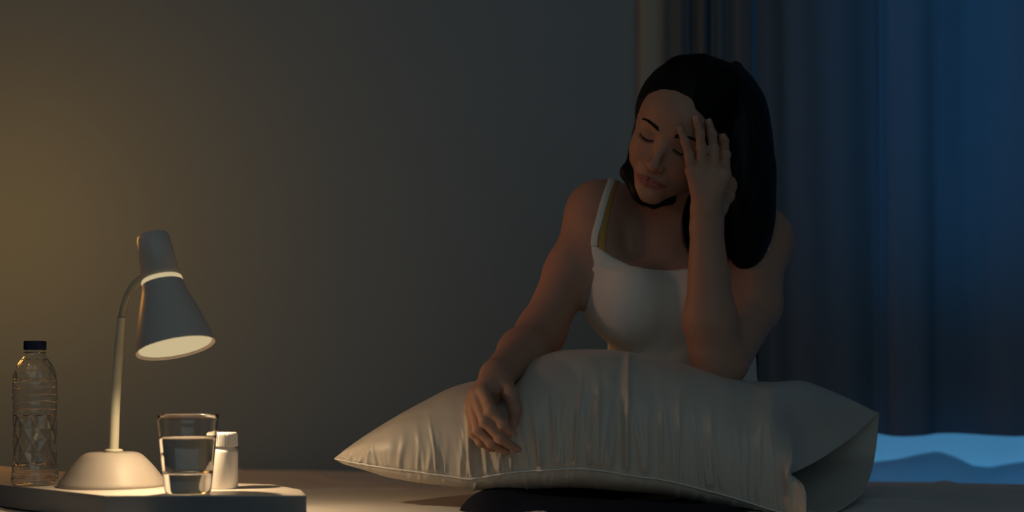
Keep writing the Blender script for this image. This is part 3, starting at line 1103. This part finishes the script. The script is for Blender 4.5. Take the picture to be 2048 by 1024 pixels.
# ------------------------------------------------------------------ brows and lashes
for sg in (-1, 1):
    strokes_v, strokes_f = [], []
    for i in range(230):
        tq = random.random()
        x = sg * (0.0135 + tq * 0.034)
        arch = 0.0170 + 0.0068 * math.sin(min(tq * 1.35, 1.5) * 1.15) - 0.008 * max(tq - 0.72, 0)
        z = arch + (random.random() - 0.5) * (0.0066 * (1 - 0.65 * tq))
        p0 = surf(x, z, 0.0001)
        dx = sg * 0.0055
        dz = 0.0030 * (1 - 2.0 * tq) + random.uniform(-0.0006, 0.0006)
        p1 = surf(x + dx * 0.5, z + dz * 0.5, 0.0007)
        p2 = surf(x + dx, z + dz, 0.0006)
        b0 = len(strokes_v)
        for q, w_ in ((p0, 0.00032), (p1, 0.00032), (p2, 0.00008)):
            for kk in range(3):
                an = kk * 2.094
                strokes_v.append(q + w_ * (math.cos(an) * HU + math.sin(an) * HF))
        for s_ in range(2):
            for kk in range(3):
                strokes_f.append((b0 + s_ * 3 + kk, b0 + s_ * 3 + (kk + 1) % 3, b0 + s_ * 3 + 3 + (kk + 1) % 3, b0 + s_ * 3 + 3 + kk))
    link('eyebrow', raw_mesh('eyebrow', strokes_v, strokes_f), M['brow'], person)
    # closed lash line: a curved dark tube with short lashes
    line = []
    for tq in np.linspace(0, 1, 17):
        x = sg * (0.0180 + 0.0290 * tq)
        z = -0.0045 - 0.0050 * math.sin(math.pi * min(tq * 0.95 + 0.02, 1)) + 0.001 * tq
        line.append(surf(x, z, 0.0002))
    rad = 0.0006 + 0.0005 * np.sin(np.linspace(0.3, 2.9, 17))
    lv = tube_me('lash_line', line, rad, 6)
    lo_ = link('eyelashes', lv, M['brow'], person)
    lashv, lashf = [], []
    for i in range(38):
        tq = i / 37
        kx = int(tq * 16)
        p0 = line[kx] + (line[min(kx + 1, 16)] - line[kx]) * (tq * 16 - kx)
        dr = HF * 0.0048 - HU * 0.0042 + HR * sg * (0.0035 * (tq - 0.2))
        b0 = len(lashv)
        for q, w_ in ((p0, 0.0002), (p0 + dr * 0.5 - HU * 0.0005, 0.00016), (p0 + dr, 0.00004)):
            for kk in range(3):
                an = kk * 2.094
                lashv.append(q + w_ * (math.cos(an) * HU + math.sin(an) * HR))
        for s_ in range(2):
            for kk in range(3):
                lashf.append((b0 + s_ * 3 + kk, b0 + s_ * 3 + (kk + 1) % 3, b0 + s_ * 3 + 3 + (kk + 1) % 3, b0 + s_ * 3 + 3 + kk))
    link('lash_fringe', raw_mesh('lash_fringe', lashv, lashf), M['brow'], lo_)

# ------------------------------------------------------------------ camisole, straps, pyjamas
nk_px = np.array([1160, 1185, 1200, 1225, 1260, 1300, 1340, 1380, 1440, 1490, 1520, 1545, 1600])
nk_py = np.array([486, 486, 497, 514, 531, 539, 541, 537, 533, 520, 500, 492, 492])
clothG_items = torso_items[:1] + torso_items[1:2] + torso_items[5:] + breast


class Below:
    def __call__(s, p):
        px = 1024 + p[..., 0] * F / np.maximum(p[..., 1], 0.5)
        zl = (HZ - np.interp(px, nk_px, nk_py)) / F * p[..., 1]
        back = np.clip((p[..., 1] - 2.24) / 0.06, 0, 1)
        zl = zl * (1 - back) + 0.235 * back
        return (p[..., 2] - zl) * 0.8


class Below2:
    def __call__(s, p):
        return p[..., 2] + 0.055


class Above:
    def __init__(s, z):
        s.z = z

    def __call__(s, p):
        return s.z - p[..., 2]


class Offset:
    def __init__(s, g, o, wr=0.0):
        s.g, s.o, s.wr = g, o, wr

    def __call__(s, p):
        d = s.g(p) - s.o
        if s.wr:
            x, y, z = p[..., 0], p[..., 1], p[..., 2]
            w = np.sin(z * 95 + 14 * np.sin(x * 11) + 6 * x) * np.exp(-((z + 0.005) / 0.07) ** 2) + 0.5 * np.sin((x * 60 + z * 120) + 3 * np.sin(z * 30)) * np.exp(-((z - 0.03) / 0.10) ** 2)
            w2 = np.exp(-((z - 0.205 + 0.35 * np.abs(x - 0.145)) / 0.004) ** 2) * np.exp(-((x - 0.145) / 0.035) ** 2)
            d = d - s.wr * w - 0.0018 * w2
        return d


clothBase = Group(clothG_items)
cam_f = Group([('+', 0, Offset(clothBase, 0.0035, 0.0011)), ('&', 0.0015, Below()), ('&', 0.0015, Above(-0.20))])


class Shell:
    """keep only the outermost layer so skin and cloth do not share a solid"""

    def __call__(s, p):
        return -(clothBase(p) + 0.006)


cam_f.items.append(('&', 0.001, Shell()))
t0 = time.time()
V, Q = sdf_mesh(lambda p: cam_f(p), (0.08, 2.05, -0.22), (0.50, 2.42, 0.30), 0.0020)
print('cami', len(V), time.time() - t0)
cami = link('camisole', raw_mesh('camisole', V, Q), M['cami'], person, 'white ribbed camisole')


def ray_body(px, py, off, g=None, Y0=1.95):
    g = g or Group(torso_items + breast + neck_items + shoulders)
    Yc = Y0
    for _ in range(300):
        d = g(P(px, py, Yc)[None])[0]
        if d < off or Yc > 2.5:
            break
        Yc += max((d - off) * 0.6, 0.0003)
    return P(px, py, Yc)


def project(p, off, g):
    p = np.array(p, float)
    for _ in range(40):
        d = g(p[None])[0]
        gr = np.array([g((p + dv)[None])[0] - g((p - dv)[None])[0] for dv in np.eye(3) * 0.001])
        gr = gr / (np.linalg.norm(gr) + 1e-9)
        p = p - gr * (d - off) * 0.8
    return p, gr


def strap(name, front_px, width, off, m, label):
    g = Group(torso_items + breast + neck_items + shoulders)
    pts = [ray_body(a, b, off) for a, b in front_px]
    last = pts[-1]
    pts += [last + np.array([0.006, 0.035, 0.010]), last + np.array([0.014, 0.075, -0.015]), last + np.array([0.020, 0.10, -0.08])]
    c = catmull(pts, 60)
    res = [project(q, off, g) for q in c]
    c = np.array([r_[0] for r_ in res])
    nn = np.array([r_[1] for r_ in res])
    return link(name, tube_me(name, c, width / 2, 12, normals=nn, flat=0.16), m, person, label)


strap('bra_strap', [(1204, 505), (1204, 480), (1208, 450), (1214, 415), (1221, 390), (1226, 372)], 0.013, 0.0010, M['bra'], 'mustard yellow bra strap')
strap('camisole_strap', [(1188, 492), (1190, 470), (1198, 440), (1206, 410), (1214, 385), (1220, 369)], 0.0115, 0.0022, M['cami'], 'white camisole shoulder strap')
strap('camisole_strap', [(1532, 500), (1531, 480), (1529, 455), (1525, 440)], 0.0115, 0.0020, M['cami'], 'white camisole shoulder strap')
V, Q = sdf_mesh(Group([('+', 0, Offset(Group([torso_items[6]] + leg_items), 0.006, 0.0)), ('&', 0.003, Below2())]), (-0.12, 1.86, -0.34), (0.64, 2.48, -0.02), 0.0035, 16)
link('pyjama_trousers', raw_mesh('pyjama_trousers', V, Q), M['pants'], person, 'dark navy pyjama trousers')

# ------------------------------------------------------------------ hair
def hx(x, y, z, r, kk=0.03):
    return ('+', kk, Ell(H2W(x, y, z), (r, r, r)))


hair_mass = [
    ('+', 0.0, HE((0.012, -0.033, 0.045), (0.091, 0.093, 0.094))),
    ('+', 0.03, HE((0.000, 0.0, 0.040), (0.080, 0.078, 0.080))),
    ('-', 0.006, HE((-0.014, 0.100, -0.034), (0.058, 0.080, 0.099))),
    # curtain of hair falling on the picture's right
    ('+', 0.03, Ell(P(1468, 235, 2.15), (0.040, 0.070, 0.080))),
    ('+', 0.03, Ell(P(1490, 290, 2.14), (0.040, 0.065, 0.090))),
    ('+', 0.03, Ell(P(1498, 380, 2.15), (0.042, 0.055, 0.095))),
    ('+', 0.03, Ell(P(1492, 450, 2.155), (0.040, 0.042, 0.075))),
    ('+', 0.02, Ell(P(1470, 300, 2.19), (0.035, 0.050, 0.150))),
    ('+', 0.02, Ell(P(1482, 325, 2.100), (0.028, 0.040, 0.090))),
    ('+', 0.015, Ell(P(1290, 358, 2.160), (0.028, 0.026, 0.044))),
    ('+', 0.015, Ell(P(1318, 392, 2.165), (0.026, 0.022, 0.018))),
    # nape
    ('+', 0.03, Ell(P(1420, 350, 2.235), (0.065, 0.035, 0.080))),
    # lock under the jaw on the picture's left
    ('+', 0.012, Cone(P(1276, 300, 2.150), P(1258, 345, 2.125), 0.010, 0.0130)),
    ('+', 0.010, Cone(P(1258, 345, 2.125), P(1280, 385, 2.115), 0.0130, 0.0130)),
    ('+', 0.010, Cone(P(1280, 385, 2.115), P(1308, 402, 2.128), 0.0130, 0.011)),
    ('+', 0.010, Cone(P(1308, 402, 2.128), P(1340, 398, 2.150), 0.011, 0.010)),
]
hg = Group(hair_mass)


class NotHead:
    def __call__(s, p):
        return -(headG(p) + 0.004)


V, Q = sdf_mesh(lambda p: hg(p), (0.12, 1.98, 0.16), (0.48, 2.32, 0.58), 0.0024)
# comb grooves into the mass, running roughly downwards around the skull
L = (V - HC) @ HM.T / HS
ang = np.arctan2(L[:, 0], L[:, 1] + 0.02)
wv_ = np.sin(ang * 70 + 3 * np.sin(L[:, 2] * 40)) * 0.0006 + np.sin(ang * 23 + 2 * np.sin(L[:, 2] * 25)) * 0.0010
wv_ *= np.clip((0.055 - L[:, 1]) / 0.03, 0.15, 1) * np.clip((L[:, 2] + 0.09) / 0.06, 0.25, 1)
cn = L.copy()
cn[:, 2] *= 0.2
cn /= np.linalg.norm(cn, axis=1)[:, None] + 1e-9
V = V + (cn @ HM) * wv_[:, None]
hair = link('hair', raw_mesh('hair', V, Q), M['hair'], person, 'black shoulder-length hair parted on top')


def strands(name, guides, count, spread, r0=0.00042, n=22, seed=1, wild=0.0):
    rg_ = np.random.default_rng(seed)
    Vs, Fs = [], []
    G = [np.array(g) for g in guides]
    m = len(G)
    for i in range(count):
        a = rg_.uniform(0, m - 1)
        k_ = min(int(a), m - 2)
        w_ = a - k_
        ctrl = G[k_] * (1 - w_) + G[k_ + 1] * w_
        j = rg_.normal(0, 1, (len(ctrl), 3)) * np.linspace(0.3, 1.0, len(ctrl))[:, None] * spread
        j = np.cumsum(j, 0) * 0.6
        ctrl = ctrl + j
        if wild:
            ctrl[-2:] += rg_.normal(0, wild, (2, 3))
        c = catmull(ctrl, n)
        c = c[: int(n * rg_.uniform(0.86, 1.0))]
        nn = len(c)
        T = np.gradient(c, axis=0)
        T /= np.linalg.norm(T, axis=1)[:, None] + 1e-9
        A = np.cross(T, (0.3, 0.9, 0.2))
        A /= np.linalg.norm(A, axis=1)[:, None] + 1e-9
        Bv = np.cross(T, A)
        rad = r0 * np.linspace(1, 0.35, nn)[:, None, None]
        th = np.array([0, 2.094, 4.188])
        ring = c[:, None] + rad * (np.cos(th)[None, :, None] * A[:, None] + np.sin(th)[None, :, None] * Bv[:, None])
        b0 = sum(len(q) for q in Vs) if False else strands.off
        Vs.append(ring.reshape(-1, 3))
        Fs.append(grid_faces(nn, 3, wrap_v=True) + b0)
        strands.off += nn * 3
    strands.off = 0
    return link(name, raw_mesh(name, np.concatenate(Vs), np.concatenate(Fs)), M['hair'], hair)


strands.off = 0


def hs(x, y, z, push=1.0):
    """push a head-frame direction out to the hair cap surface"""
    c = np.array([0.009, -0.026, 0.045])
    r = np.array([0.092, 0.101, 0.096])
    d = np.array([x, y, z]) - c
    d = d / math.sqrt(((d / r) ** 2).sum())
    q = c + d * push
    return H2W(*q)


# picture-right side: from the parting over the crown and down past the hand
gR = []
for tq in np.linspace(0, 1, 9):
    y0 = 0.070 - 0.115 * tq
    z0 = 0.105 if tq > 0.3 else 0.078 + 0.09 * tq
    root = hs(-0.004, y0, z0, 1.0)
    a1 = hs(0.040, y0 * 0.9 + 0.012, z0 * 0.85, 1.04)
    a2 = hs(0.075, 0.050 - 0.10 * tq, 0.045, 1.05)
    px1 = 1446 + 84 * tq
    px2 = 1452 + 92 * tq
    a3 = P(px1, 270, 2.085 + 0.05 * tq)
    a4 = P(px2, 370, 2.095 + 0.06 * tq)
    a5 = P(1446 + 96 * tq, 455, 2.115 + 0.05 * tq)
    a6 = P(1446 + 78 * tq, 532 + 22 * math.sin(tq * 3), 2.130 + 0.05 * tq)
    gR.append([root, a1, a2, a3, a4, a5, a6])
strands('hair_strands', gR, 1500, 0.0022, seed=3, n=26)
strands('flyaway_strands', gR[3:], 70, 0.0055, r0=0.00022, seed=8, n=26, wild=0.008)
# picture-left side: parting to behind the ear and round under the jaw
gL = []
for tq in np.linspace(0, 1, 7):
    y0 = 0.070 - 0.115 * tq
    z0 = 0.105 if tq > 0.3 else 0.078 + 0.09 * tq
    root = hs(-0.007, y0, z0, 1.0)
    a1 = hs(-0.040, y0 * 0.85, z0 * 0.9, 1.02)
    a2 = hs(-0.072, 0.030 - 0.08 * tq, 0.050, 1.02)
    a3 = hs(-0.080, 0.004 - 0.05 * tq, 0.005, 1.02)
    a4 = P(1252 + 8 * tq, 345, 2.125 + 0.01 * tq)
    a5 = P(1272 + 10 * tq, 392, 2.11 + 0.01 * tq)
    a6 = P(1306 + 12 * tq, 413 - 3 * tq, 2.122 + 0.01 * tq)
    gL.append([root, a1, a2, a3, a4, a5, a6])
strands('hair_strands', gL, 900, 0.0016, seed=5, n=26)
# lock in front of the neck, left of the propping forearm
gF = []
for tq in np.linspace(0, 1, 4):
    gF.append([P(1385 + 20 * tq, 380, 2.165), P(1372 + 14 * tq, 410, 2.150), P(1366 + 18 * tq, 450, 2.138), P(1372 + 14 * tq, 485, 2.130), P(1380 + 8 * tq, 510, 2.125)])
strands('loose_strands', gF, 230, 0.0030, seed=12, n=20, wild=0.003)

# ------------------------------------------------------------------ pillow
st = np.array([668, 700, 760, 850, 900, 940, 985, 1030, 1060, 1100, 1160, 1260, 1340, 1400, 1450, 1500, 1540], float)
ptop = np.array([917, 892, 852, 801, 776, 764, 758, 744, 722, 706, 699, 705, 719, 737, 751, 762, 764], float)
pseam = np.array([917, 923, 933, 945, 952, 957, 950, 943, 941, 939, 936, 950, 962, 977, 990, 1005, 1017], float)
pbot = np.array([917, 938, 964, 990, 1000, 1008, 1012, 1014, 1014, 1014, 1016, 1022, 1030, 1038, 1045, 1050, 1054], float)
Yfr = np.array([2.02, 1.995, 1.965, 1.945, 1.938, 1.932, 1.925, 1.922, 1.922, 1.920, 1.915, 1.912, 1.912, 1.912, 1.910, 1.908, 1.905])
Ycr = np.array([2.02, 2.025, 2.035, 2.045, 2.045, 2.045, 2.045, 2.045, 2.045, 2.045, 2.045, 2.045, 2.040, 2.040, 2.050, 2.070, 2.085])
Yba = np.array([2.02, 2.050, 2.10, 2.13, 2.13, 2.13, 2.13, 2.13, 2.13, 2.13, 2.13, 2.13, 2.125, 2.125, 2.15, 2.18, 2.195])


def cs(xq, ys):
    # monotone-ish smooth interpolation over the stations
    n_ = len(st)
    dy = np.gradient(ys, st)
    k_ = np.clip(np.searchsorted(st, xq) - 1, 0, n_ - 2)
    h_ = st[k_ + 1] - st[k_]
    t_ = (xq - st[k_]) / h_
    return (ys[k_] * (2 * t_ ** 3 - 3 * t_ ** 2 + 1) + h_ * dy[k_] * (t_ ** 3 - 2 * t_ ** 2 + t_) + ys[k_ + 1] * (-2 * t_ ** 3 + 3 * t_ ** 2) + h_ * dy[k_ + 1] * (t_ ** 3 - t_ ** 2))


NTf, NTb, NB = 110, 40, 90       # front-top, back-top and underside samples
NS = NTf + NTb + NB


def section(px):
    """closed loop of one pillow section: front seam, over the top, back seam, underside"""
    yf, yc, yb = cs(px, Yfr), cs(px, Ycr), cs(px, Yba)
    zf = (HZ - cs(px, pseam)) / F * yf
    zt = (HZ - cs(px, ptop)) / F * yc
    zb_ = (HZ - cs(px, pbot)) / F * (yf + 0.02)
    zk = zf + (zt - zf) * 0.35
    a = np.linspace(0, np.pi / 2, NTf, endpoint=False)
    e1 = 0.80
    Y1 = yc - (yc - yf) * np.cos(a) ** 0.75 - 0.012 * np.sin(2 * a) * min((yc - yf) / 0.1, 1)
    Z1 = zf + (zt - zf) * np.sin(a) ** 0.92
    a = np.linspace(np.pi / 2, 0, NTb, endpoint=False)
    Y2 = yc + (yb - yc) * np.cos(a)
    Z2 = zk + (zt - zk) * np.sin(a)
    t_ = np.linspace(0, 1, NB, endpoint=False)
    Y3 = yb + (yf - yb) * t_
    base = zk + (zf - zk) * t_
    low = np.sin(np.pi * t_) ** 0.55 * (np.maximum(zf - zb_, 0)) * (0.15 + 0.85 * np.clip(t_ * 1.25, 0, 1))
    Z3 = base - low
    Yv = np.concatenate([Y1, Y2, Y3])
    Zv = np.concatenate([Z1, Z2, Z3])
    return np.stack([(px - 1024) * Yv / F, Yv, Zv], 1)


NU = 560
U1 = 668 + (1540 - 668) * np.linspace(0, 1, NU) ** 1.0
Sec = [section(x) for x in U1]
# the open cuff: hem loop
def poly(pts, n, end=False):
    pts = np.array(pts, float)
    s = np.concatenate([[0], np.cumsum(np.linalg.norm(np.diff(pts, axis=0), axis=1))])
    c = catmull(pts, 400)
    s = np.concatenate([[0], np.cumsum(np.linalg.norm(np.diff(c, axis=0), axis=1))])
    tq = np.linspace(0, s[-1], n, endpoint=end)
    return np.stack([np.interp(tq, s, c[:, i]) for i in range(3)], 1)


hemA = P(1757, 825, 2.20)
hemC = P(1612, 1034, 1.855)
hem_top = poly([hemC, P(1612, 1000, 1.865), P(1608, 975, 1.875), P(1590, 956, 1.895), P(1578, 948, 1.92), P(1600, 938, 1.955), P(1640, 917, 2.02), P(1700, 876, 2.11), hemA], NTf)
hem_back = poly([hemA, P(1757, 832, 2.201), P(1756, 840, 2.202)], NTb)
hem_bot = poly([P(1756, 840, 2.202), P(1754, 870, 2.202), P(1748, 915, 2.19), P(1740, 950, 2.13), P(1724, 985, 2.04), P(1694, 1010, 1.94), P(1655, 1030, 1.87), hemC], NB)
hem = np.concatenate([hem_top, hem_back, hem_bot])
S0 = Sec[-1]
NC = 150
T0 = (Sec[-1] - Sec[-7]) / 6 * (NU / 872.0) * 150.0
T1 = (hem - S0) * 0.9
cuff = []
idx = np.arange(NS)
tv = np.clip(idx / (NTf + NTb), 0, 1)
topm = (idx < NTf + NTb)
for i in range(1, NC + 1):
    w_ = i / NC
    h00, h10 = 2 * w_ ** 3 - 3 * w_ ** 2 + 1, w_ ** 3 - 2 * w_ ** 2 + w_
    h01, h11 = -2 * w_ ** 3 + 3 * w_ ** 2, w_ ** 3 - w_ ** 2
    loop = S0 * h00 + T0 * h10 + hem * h01 + T1 * h11
    win = np.sin(np.pi * w_) ** 1.5
    # a hollow between the end of the stuffing and the hem, below a ridge of cloth
    hollow = win * np.exp(-((tv - 0.42) / 0.12) ** 2) * topm
    loop[:, 1] += 0.034 * hollow
    loop[:, 2] -= 0.008 * hollow
    ridge = win * np.exp(-((tv - 0.16) / 0.08) ** 2) * topm
    loop[:, 1] -= 0.014 * ridge
    arch = win * np.exp(-((tv - 0.74) / 0.14) ** 2) * topm
    loop[:, 2] += 0.013 * arch
    cuff.append(loop)
G3 = np.array(Sec + cuff)              # (NU+NC, NS, 3)
ntot = len(G3)
# the first section is the closed tip
G3[0] = G3[0].mean(0)
# normals on the grid
dU = np.gradient(G3, axis=0)
dV = (np.roll(G3, -1, 1) - np.roll(G3, 1, 1))
Nn = np.cross(dU, dV)
Nn /= np.linalg.norm(Nn, axis=2)[..., None] + 1e-9
ctr = G3.mean(1, keepdims=True)
sgn = np.sign(((G3 - ctr) * Nn).sum(2).mean())
Nn *= sgn
sarc = np.concatenate([[0], np.cumsum(np.linalg.norm(np.diff(G3[:, 0], axis=0), axis=1))])[:, None]
jj = np.arange(NS)[None, :]
# distance from the front seam along the section (0..1 up the front; negative-side underside)
vt = np.where(jj < NTf, jj / NTf, np.where(jj < NTf + NTb, 1.0, (NS - jj) / NB))
top = jj < NTf + NTb
warp = 0.010 * np.sin(vt * 5 + sarc * 23) + 0.004 * np.sin(vt * 11 + sarc * 61)
s2 = sarc + warp * vt


def ridged(x, seed, n):
    r = np.random.default_rng(seed)
    L_ = float(sarc.max())
    out = 0
    for kq in range(n):
        c = r.uniform(0.03, L_)
        w_ = r.uniform(0.0014, 0.0046)
        hgt = r.uniform(0.3, 1.0)
        reach = r.uniform(0.10, 0.42)
        slant = r.uniform(-0.05, 0.03)
        out = out + hgt * np.exp(-((x - c - slant * vt) / (w_ * (1 + 2.2 * vt))) ** 2) * np.exp(-(vt / reach) ** 2)
    return out


wr = 0.0040 * ridged(s2, 21, 130) * top
cw = np.clip((np.arange(ntot)[:, None] - NU) / NC, 0, 1)
wr += 0.0050 * fbm(cw * 0.9 + 0.5 * vt, vt * 0.8 - 0.6 * cw, 0.37, 3) * np.sin(np.pi * cw) * top
wr += 0.0016 * ridged(s2, 33, 50) * (~top)
# soft large undulation
wr += 0.0022 * fbm(s2 * 7 + 0 * vt, vt * 0.9 + 0 * s2, 0.9, 3) * np.sin(np.pi * np.clip(vt, 0, 1)) ** 0.5


def px_to_s(px):
    return np.interp(px, U1, sarc[:NU, 0])


def fold(px, w_, h_, reach, slant=0.0, ):
    c = px_to_s(px)
    return h_ * np.exp(-((sarc - c - slant * vt) / w_) ** 2) * np.exp(-(np.maximum(vt, 0) / reach) ** 4)


wr += fold(1252, 0.005, 0.0075, 0.75, 0.004) * top - fold(1238, 0.010, 0.006, 0.6, 0.004) * top
wr += fold(943, 0.004, 0.0070, 0.45, -0.012) * top - fold(955, 0.008, 0.005, 0.35) * top
wr += fold(1192, 0.004, 0.0050, 0.40, 0.010) * top + fold(1150, 0.004, 0.004, 0.40, 0.016) * top
# deep crease left of the central hump, where her wrist presses in
wr -= 0.014 * np.exp(-((sarc - px_to_s(1020) - 0.02 * (vt - 0.8)) / 0.018) ** 2) * np.exp(-((vt - 0.95) / 0.35) ** 2) * top
fade = np.clip(sarc / 0.03, 0, 1) * np.clip((sarc.max() - sarc) / 0.02, 0.15, 1)
sn = np.clip(np.minimum(vt, 1) / 0.03, 0.25, 1)
G3 = G3 + Nn * (wr * fade * sn)[..., None]
# the seam wobbles with the gathers
Fq = grid_faces(ntot, NS, wrap_v=True)
pw = thing('pillow', (0.1, 2.0, -0.20), 'large pale satin pillow lying across the seated woman\'s lap under her hand', 'pillow')
pme = raw_mesh('pillowcase', G3.reshape(-1, 3), Fq)
pc = link('pillowcase', pme, M['pillow'], pw)
sd = pc.modifiers.new('solid', 'SOLIDIFY')
sd.thickness = 0.0012
sd.offset = -1
seam = G3[2:, 0] + Nn[2:, 0] * 0.0012
link('piping', tube_me('piping', seam[::2], 0.0013, 8), M['piping'], pw)
# hem stitching band round the open end
hl = np.vstack([G3[-1][::3], G3[-1][:1]])
link('hem', tube_me('hem', hl, 0.0011, 6), M['pillow'], pw)
# the stuffed inner pillow, its end visible in the mouth of the case
ins_l = []
S1 = G3[NU - 120]
cc = None
for q in np.linspace(0, 1, 14):
    base_ = G3[NU - 60 + int(60 * q * 0.98)]
    c_ = base_.mean(0)
    ins_l.append(c_ + (base_ - c_) * (0.93 * math.sqrt(max(1 - q ** 3, 0.0))))
ins_a = np.array(ins_l)[:, ::4]
link('pillow_insert', raw_mesh('pillow_insert', ins_a.reshape(-1, 3), grid_faces(14, ins_a.shape[1], wrap_v=True)), M['mattress'], pw)
